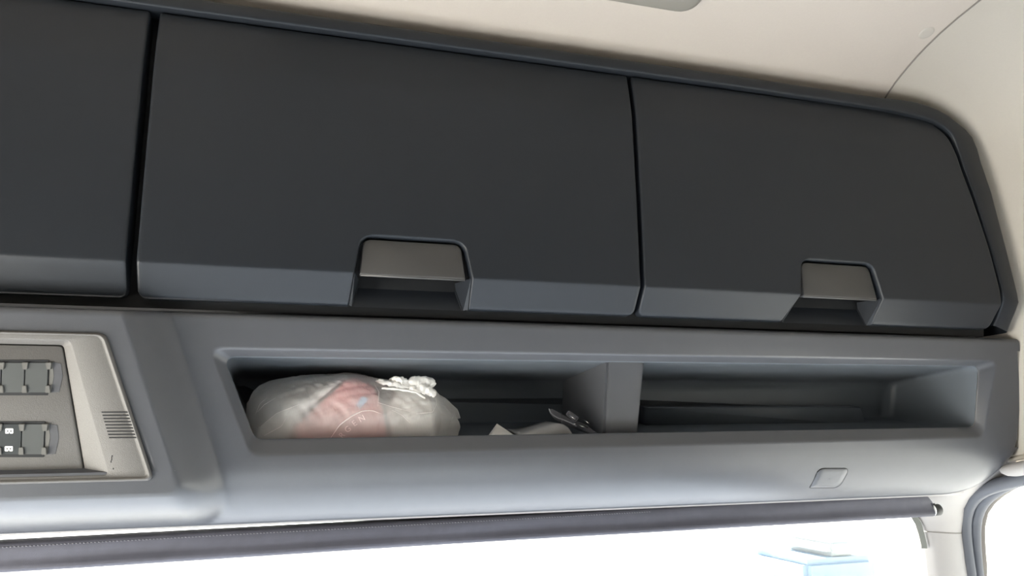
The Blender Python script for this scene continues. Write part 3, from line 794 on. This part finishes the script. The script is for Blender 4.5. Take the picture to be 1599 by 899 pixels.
# header between shelf and glass
hd = []
for x in np.linspace(-.95, 1.2, 40):
    hd.append([(x, .129, -.085), (x, .131, -.0995), (x, .136, -.1040), (x, .15, -.1055), (x, .2, -.1075), (x, .36, -.1)])
o = grid('trim_11', hd, M_pillar); tag(o, 'thin pale header strip between shelf and sun blind', kind='structure')

# ================================================================== ROOF DETAILS
def hit_shell(px, py):
    best = None
    for z in np.linspace(.6, .74, 281):
        p = P(px, py, 2, z)
        zz = .597 + off(p[1]); e_ = abs(zz - z)
        if best is None or e_ < best[0]: best = (e_, p)
    return best[1]
c = hit_shell(1446, 50)
clip = empty('trim_clip', tuple(c), 'small round beige clip button in the roof lining at upper right', 'clip')
sl = (off(c[1] - .01) - off(c[1] + .01)) / -.02
nrm = Vector((.12, -sl * -1, -1)).normalized(); nrm = Vector((0, sl, -1)).normalized()
ux = Vector((1, 0, 0)); uy = nrm.cross(ux)
rows = []
for r_, h in ((.0135, -.002), (.0135, .0012), (.0125, .0026), (.009, .0034), (.004, .0038), (.0003, .0038)):
    rows.append([Vector(c) + ux * r_ * math.cos(t) + uy * r_ * math.sin(t) + nrm * h for t in np.linspace(0, 2 * math.pi, 29)[:-1]])
grid('clip_head', rows, M_clip, clip, close_u=True)
rows = []
for r_, h in ((.0155, -.001), (.0155, .0007), (.0135, .0009)):
    rows.append([Vector(c) + ux * r_ * math.cos(t) + uy * r_ * math.sin(t) + nrm * h for t in np.linspace(0, 2 * math.pi, 29)[:-1]])
grid('clip_collar', rows, M_beige, clip, close_u=True)
# roof hatch surround: its near right corner shows at the top edge
h0 = hit_shell(1083, 17)
hx0, hy0 = h0[0], h0[1]
hatch = empty('roof_hatch', (hx0 - .3, hy0 - .3, .7), 'edge of a roof hatch surround at the top of the picture, shade put into its grey', 'roof hatch')
out2 = roundpoly([(hx0, hy0), (hx0, hy0 - .6), (hx0 - .62, hy0 - .6), (hx0 - .62, hy0)], .03, 6)
def hz(y): return .597 + off(y)
rws = []
cxh, cyh = hx0 - .31, hy0 - .3
for s, dz in ((1.02, .002), (1.01, -.001), (1.0, -.004), (.975, -.014), (.96, -.017), (.8, -.017), (.78, -.012), (.77, .01)):
    rws.append([(cxh + (x - cxh) * s, cyh + (y - cyh) * s, hz(cyh + (y - cyh) * s) + dz) for x, y in out2])
grid('hatch_frame', rws, M_hatch, hatch, close_u=True)
rws = [[(cxh + (x - cxh) * s, cyh + (y - cyh) * s, hz(cyh + (y - cyh) * s) - .004) for x, y in out2] for s in (.775, .4, .02)]
grid('hatch_panel', rws, M_beige, hatch, close_u=True)

# ================================================================== THINGS IN THE TRAY
set_frame(True)
FZ = fz
bag = empty('plastic_bag', (.1, .12, FZ), 'knotted translucent white plastic bag of shopping at the left end of the tray', 'bag')
BY = .10
top_px = [(384,652),(386,632),(393,615),(404,605),(420,598),(445,593),(475,590),(505,588),(540,586),(565,588),(590,594),(615,597),(640,597),(662,601),(676,608),(684,618),(695,624),(706,634),(716,643),(717,655),(718,664),(710,676),(706,681)]
def zx(px, py): return XZ(px, py, BY)
tp = [zx(a, b) for a, b in top_px]
xs_ = [p[0] for p in tp]
Xl, Xr = zx(384, 640)[0], zx(718.5, 660)[0]
ztab = sorted([(p[0], p[1]) for p in tp[1:-3]])
def ztop_(x): return interp(x, ztab)
def wr(x, a):
    v = Vector((x * 26, a * 2.2, 0)); n1 = noise.noise(v); n2 = abs(noise.noise(Vector((x * 60 + a * 5, a * 3.0, 3))))
    n3 = abs(noise.noise(Vector((x * 30 - a * 6, a * 2 + 5, 9))))
    q = x * 48 - a * 5.5 + 2 * n1
    return .004 * n1 - .007 * n2 - .007 * n3 + .005 + .0022 * abs(math.sin(q)) ** 2 * (1 if x < .16 else .6)
def bag_pt(s, a):
    # s along X 0..1, a angle 0 (front floor) .. pi (back floor)
    x = Xl + (Xr - Xl) * s
    top = ztop_(x) - FZ
    endf = max(0., 1 - abs(2 * s - 1) ** 5)
    dep = (.066 * endf ** .5 + .006) * (1 if s < .82 else 1 - .7 * (s - .82) / .18)
    ca, sa = math.cos(a), math.sin(a)
    y = BY + .012 - dep * math.copysign(abs(ca) ** .75, ca)
    z = FZ + .0008 + top * abs(sa) ** .62
    d = wr(x, a) * min(1, 4 * s, 4 * (1 - s)) * min(1, abs(sa) * 3)
    y -= ca * d; z += sa * d * .35
    if s > .86: x += .003 * math.sin(a * 5)
    return (x, y, z)
rows = [[bag_pt(s, a) for a in np.linspace(.0, math.pi, 60)] for s in np.concatenate([np.linspace(0, .06, 8)[:-1], np.linspace(.06, .94, 130), np.linspace(.94, 1, 8)[1:]])]
bm = bmesh.new(); V = grid_into(bm, rows)
from_bm('bag_film', bm, M_film, bag)
# bunched handles / knot, upper right
def crumple(name, loops, r, m, par, seed, amp=.0019, n=18):
    bm = bmesh.new()
    pts = resample(loops, 44); rows_ = []
    def rough(i, k_, o): 
        v = Vector((i * .22, math.cos(2 * math.pi * k_ / n) * 1.0 + o, math.sin(2 * math.pi * k_ / n) * 1.0 + seed))
        return noise.noise(v) * 1.3 - 1.2 * abs(noise.noise(v * 1.8)) + .35
    for i, p in enumerate(pts):
        t = pts[min(i + 1, 43)] - pts[max(i - 1, 0)]; t /= np.linalg.norm(t)
        s_ = np.cross(t, [0, 1, 0]); s_ /= np.linalg.norm(s_); q_ = np.cross(s_, t)
        e_ = math.sin(math.pi * min(1, max(.05, i / 43))) ** .4
        rr = r * (.35 + .65 * e_)
        rows_.append([p + s_ * (rr + amp * rough(i, k_, 0)) * math.cos(2 * math.pi * k_ / n) + q_ * (rr * .7 + amp * rough(i, k_, 5)) * math.sin(2 * math.pi * k_ / n) for k_ in range(n)])
    V_ = grid_into(bm, rows_, close_u=True); bm.faces.new(V_[0]); bm.faces.new(V_[-1])
    return from_bm(name, bm, m, par)
yk = .058
def k3(px, py, y): return P(px, py, 1, y)
crumple('knot', [k3(636, 603, .07), k3(645, 597, yk), k3(660, 596, yk), k3(672, 597, yk), k3(676, 604, yk)], .0085, M_knot, bag, 1)
crumple('knot', [k3(640, 604, yk), k3(658, 606, .052), k3(672, 611, .05), k3(680, 617, .052)], .0062, M_knot, bag, 2)
crumple('knot', [k3(610, 594, .07), k3(622, 591, yk), k3(634, 596, yk), k3(648, 603, .06)], .0042, M_knot, bag, 3)
crumple('knot', [k3(588, 594, .08), k3(600, 597, .065), k3(618, 600, .06), k3(640, 604, .06)], .0036, M_knot, bag, 7)
crumple('fold', [k3(596, 606, .05), k3(620, 607, .045), k3(650, 612, .045), k3(664, 622, .045)], .0018, M_knot, bag, 4, .0008, 10)
# ridge folds on the film
from mathutils.bvhtree import BVHTree
bf = [c_ for c_ in bag.children if c_.name.startswith('bag_film')][0]
bvh = BVHTree.FromPolygons([v.co.copy() for v in bf.data.vertices], [tuple(p.vertices) for p in bf.data.polygons])
def film_hit(px, py, lift=.0008):
    r = Vector(RL3 @ np.array([px - 799.5, py - 449.5, F])).normalized()
    h = bvh.ray_cast(Vector(CL), r)
    if h[0] is None: return None
    return h[0] - r * lift
def fold(pts, r=.0006, m=M_print, name='fold'):
    pp_ = [film_hit(*p) for p in [tuple(v) for v in resample(pts, 16)]]
    pp_ = [p for p in pp_ if p is not None]
    if len(pp_) > 3: tube(name, pp_, [r * (.25 + .75 * math.sin(math.pi * (i + .5) / len(pp_))) for i in range(len(pp_))], m, bag, 6)
for pts in ([(402,643),(412,632),(432,620)], [(398,648),(406,630),(418,620)], [(404,668),(432,645),(470,630)], [(412,680),(440,665),(452,642)], [(690,628),(708,648),(700,670)], [(650,646),(676,643),(682,630),(680,618)], [(640,642),(612,635),(590,628)], [(585,600),(592,612),(590,634)], [(640,660),(628,648),(612,640)]):
    fold(pts, .0004)
fold([(516,684),(530,664),(548,650),(566,641),(580,640),(596,646)], .0011, M_print, 'printed_arc')
# printed letters following the arc on the film
def letter(ch, px, py, h, ang):
    cu = bpy.data.curves.new('t', 'FONT'); cu.body = ch; cu.size = 1; cu.align_x = 'CENTER'
    ob = bpy.data.objects.new('t', cu); COL.objects.link(ob); bpy.context.view_layer.update()
    me = bpy.data.meshes.new_from_object(ob.evaluated_get(bpy.context.evaluated_depsgraph_get())); bpy.data.objects.remove(ob)
    ca, sa = math.cos(ang), math.sin(ang); ok = True
    for v in me.vertices:
        x, y = v.co.x * h, v.co.y * h
        q = film_hit(px + x * ca + y * sa, py + x * sa - y * ca, .0012)
        if q is None: ok = False; break
        v.co = q
    if ok: link('lettering', me, M_print, bag, False)
for ch, px, py, a in (('R', 537, 682, -.85), ('G', 546, 673, -.75), ('E', 556, 664, -.65), ('N', 567, 657, -.5)): letter(ch, px, py, 13, a)

# contents of the bag
def wedge(name, pxs, yf, yb, m, label, cat, amp=.002, seed=1, ns=3):
    """soft packet: outline at the front and a smaller one behind, puffed"""
    o_ = [XZ(a, b, yf) for a, b in pxs]; o_ = roundpoly([(x, max(z, FZ + .002)) for x, z in o_], .003, 3)
    cx0, cz0 = np.mean([p[0] for p in o_]), np.mean([p[1] for p in o_]); rows_ = []
    for s, y in ((.04, yf - .008), (.4, yf - .0065), (.75, yf - .004), (.94, yf - .001), (1, yf + .003), (1, yb - .003), (.93, yb), (.5, yb + .003), (.04, yb + .004)):
        rows_.append([(cx0 + (x - cx0) * s, y + amp * noise.noise(Vector((x * 60, z * 60, seed))) * s, max(FZ + .001, cz0 + (z - cz0) * s)) for x, z in o_])
    e_ = empty(name, (cx0, (yf + yb) / 2, FZ), label, cat)
    return e_, grid('wrapper', rows_, m, e_, close_u=True)
e_, g_ = wedge('pink_packet', [(459,700),(455,672),(540,595),(556,593),(584,604),(598,640),(604,700)], .078, .125, M_pink, 'pink packet seen through the left part of the translucent bag', 'packet', .003)
lb = roundpoly([XZ(556,634,.066), XZ(566,619,.066), XZ(576,622,.066), XZ(563,637,.066)], .001, 3)
prism('label_patch', lb, .0645, .073, M_blue, e_, bevel=.0003)
e_, g_ = wedge('white_packet', [(400,700),(404,668),(442,640),(530,592),(538,591),(462,655),(448,700)], .075, .10, M_sheet, 'white wrapped packet seen through the left end of the translucent bag', 'packet', .002, 5)
e_, g_ = wedge('pale_box', [(612,700),(606,640),(622,612),(664,610),(680,640),(678,700)], .075, .13, mat('pale_grey_card', (.80, .77, .73), .6), 'pale packet filling the right part of the translucent bag', 'packet', .002, 8)

# loose papers
def sheet(name, pts3, m, label, nsub=8, th=.0006):
    """pts3: quad corners in order; slightly curved sheet"""
    A, B, C, D = [np.array(p, float) for p in pts3]; rows_ = []; n_ = np.cross(B - A, D - A); n_ /= np.linalg.norm(n_)
    for i in range(nsub + 1):
        r = []
        for j in range(nsub + 1):
            u, v = i / nsub, j / nsub; p = A * (1 - u) * (1 - v) + B * u * (1 - v) + C * u * v + D * (1 - u) * v
            r.append(p + n_ * .002 * math.sin(math.pi * u) * math.sin(math.pi * v))
        rows_.append(r)
    o = grid(name, rows_, m); md = o.modifiers.new('thick', 'SOLIDIFY'); md.thickness = th
    tag(o, label, 'paper'); return o
a = P(776, 661, 1, .10)
sheet('paper_note', [a, P(806, 678.5, 1, .10) + np.array([.012, -.004, -.010]), (a[0] + .012, .06, FZ + .002), (P(763, 679, 1, .10) + np.array([-.006, 0, -.008]))], M_paper, 'cream paper corner standing up in the middle of the tray')
# curled grey leaflet
prof_px = [(808,680),(820,676),(835,672),(850,668),(862,664),(872,662),(880,663),(887,668),(891,674),(893.5,679),(895,686)]
rows = []
for k_, dy in enumerate((0, .02, .04, .06)):
    rows.append([(p[0], .085 + dy, max(floor_at(p[0]) + .0015, p[2] - .0015 * k_)) for p in [P(a, b, 1, .085) for a, b in prof_px]])
# front drops down to floor as a leaning sheet
front = [(p[0] - .001, .079, max(floor_at(p[0]) + .0015, p[2] - .022)) for p in [P(a, b, 1, .085) for a, b in prof_px]]
o = grid('leaflet', [front] + rows, M_paperg); md = o.modifiers.new('thick', 'SOLIDIFY'); md.thickness = .0006; tag(o, 'curled grey leaflet lying between the cream paper and the clear clip', 'paper')

# clear plastic clip leaning beside the divider
def cy_(px): return .1 - max(0, px - 885) * .00108
clipo = empty('plastic_clip', tuple(P(905, 668, 1, .09)), 'small clear plastic clip with metal pieces leaning left of the tray divider', 'clip')
def blade(name, path, wd, th, m):
    bm_ = bmesh.new(); pts = [Vector(P(a, b, 1, cy_(a))) for a, b, y in path]; rows_ = []
    for i, p in enumerate(pts):
        t = (pts[min(i + 1, len(pts) - 1)] - pts[max(i - 1, 0)]).normalized(); s_ = Vector((0, -.75, .66)); n_ = t.cross(s_).normalized()
        w0 = wd[i]
        rows_.append([p + s_ * w0 * math.cos(q) + n_ * th * math.sin(q) for q in np.linspace(0, 2 * math.pi, 17)[:-1]])
    V_ = grid_into(bm_, rows_, close_u=True); bm_.faces.new(V_[0]); bm_.faces.new(V_[-1]); return from_bm(name, bm_, m, clipo)
blade('oval_grip', [(859,640,.1),(861,642,.1),(868,648,.098),(878,654,.096),(888,660,.094),(898,665,.092)], [.002, .006, .0095, .010, .009, .007], .0012, M_clear)
tube('grip_rim', [P(a, b, 1, cy_(a) + .088 - .094) for a, b in [(857.5,638),(859,643),(864,648),(872,652.5),(881,655.5),(892,660.5),(900,665)]], .0008, M_clear2 if False else film('clear_rim', .45, (.75, .75, .8), .1), clipo, 8)
tube('barrel', [P(a, b, 1, cy_(a) + .088 - .094) for a, b in [(887,645),(893,649),(900,654.5)]], .0048, M_clear, clipo, 14)
tube('pin', [P(a, b, 1, cy_(a) + .082 - .094) for a, b in [(888,647.5),(893,650.5),(899,655.5)]], [.0014, .0007, .0008], M_chrome, clipo, 8)
blade('jaw', [(896,660,.092),(905,664,.09),(915,669,.088),(925,674,.086),(935,680,.084)], [.006, .0065, .0065, .004, .0012], .0022, M_clear)
tube('metal_edge', [P(a, b, 1, cy_(a) + .083 - .094) for a, b in [(894.5,660.5),(899,662.5)]], .0010, M_chrome, clipo, 8)
tube('metal_edge', [P(a, b, 1, cy_(a) + .083 - .094) for a, b in [(905.5,663.5),(912,667)]], .0012, M_chrome, clipo, 8)
tube('metal_edge', [P(a, b, 1, cy_(a) + .089 - .094) for a, b in [(911,655.5),(916,658),(920,661)]], .0007, M_chrome, clipo, 8)
blade('dark_insert', [(904,660,.088),(912,664,.087),(918,667,.086)], [.003, .004, .003], .001, M_cap)

# ================================================================== OUTSIDE
set_frame(False)
g = box('ground', (-80, -80, -3.3), (80, 120, -3.2), M_asph, bevel=0); tag(g, kind='structure')
trk = empty('parked_truck', (11.2, 14, -3.2), 'pale blue truck faintly visible outside through the right of the windscreen', 'truck')
box('cab_body', (10.5, 13, -3.1), (12.3, 15, -2.45), M_tblue, trk, .12)
box('cab_roof', (11.2, 13.1, -2.5), (12.0, 14.8, -2.05), M_twhite, trk, .15)
box('truck_windscreen', (11.3, 13.06, -2.4), (11.9, 13.12, -2.15), M_glass, trk, .01)
for xx in (10.7, 11.7): tube('wheel', [(xx, 13.6, -2.95), (xx + .3, 13.6, -2.95)], .25, M_tyre, trk, 24)
print('built', len(bpy.data.objects))
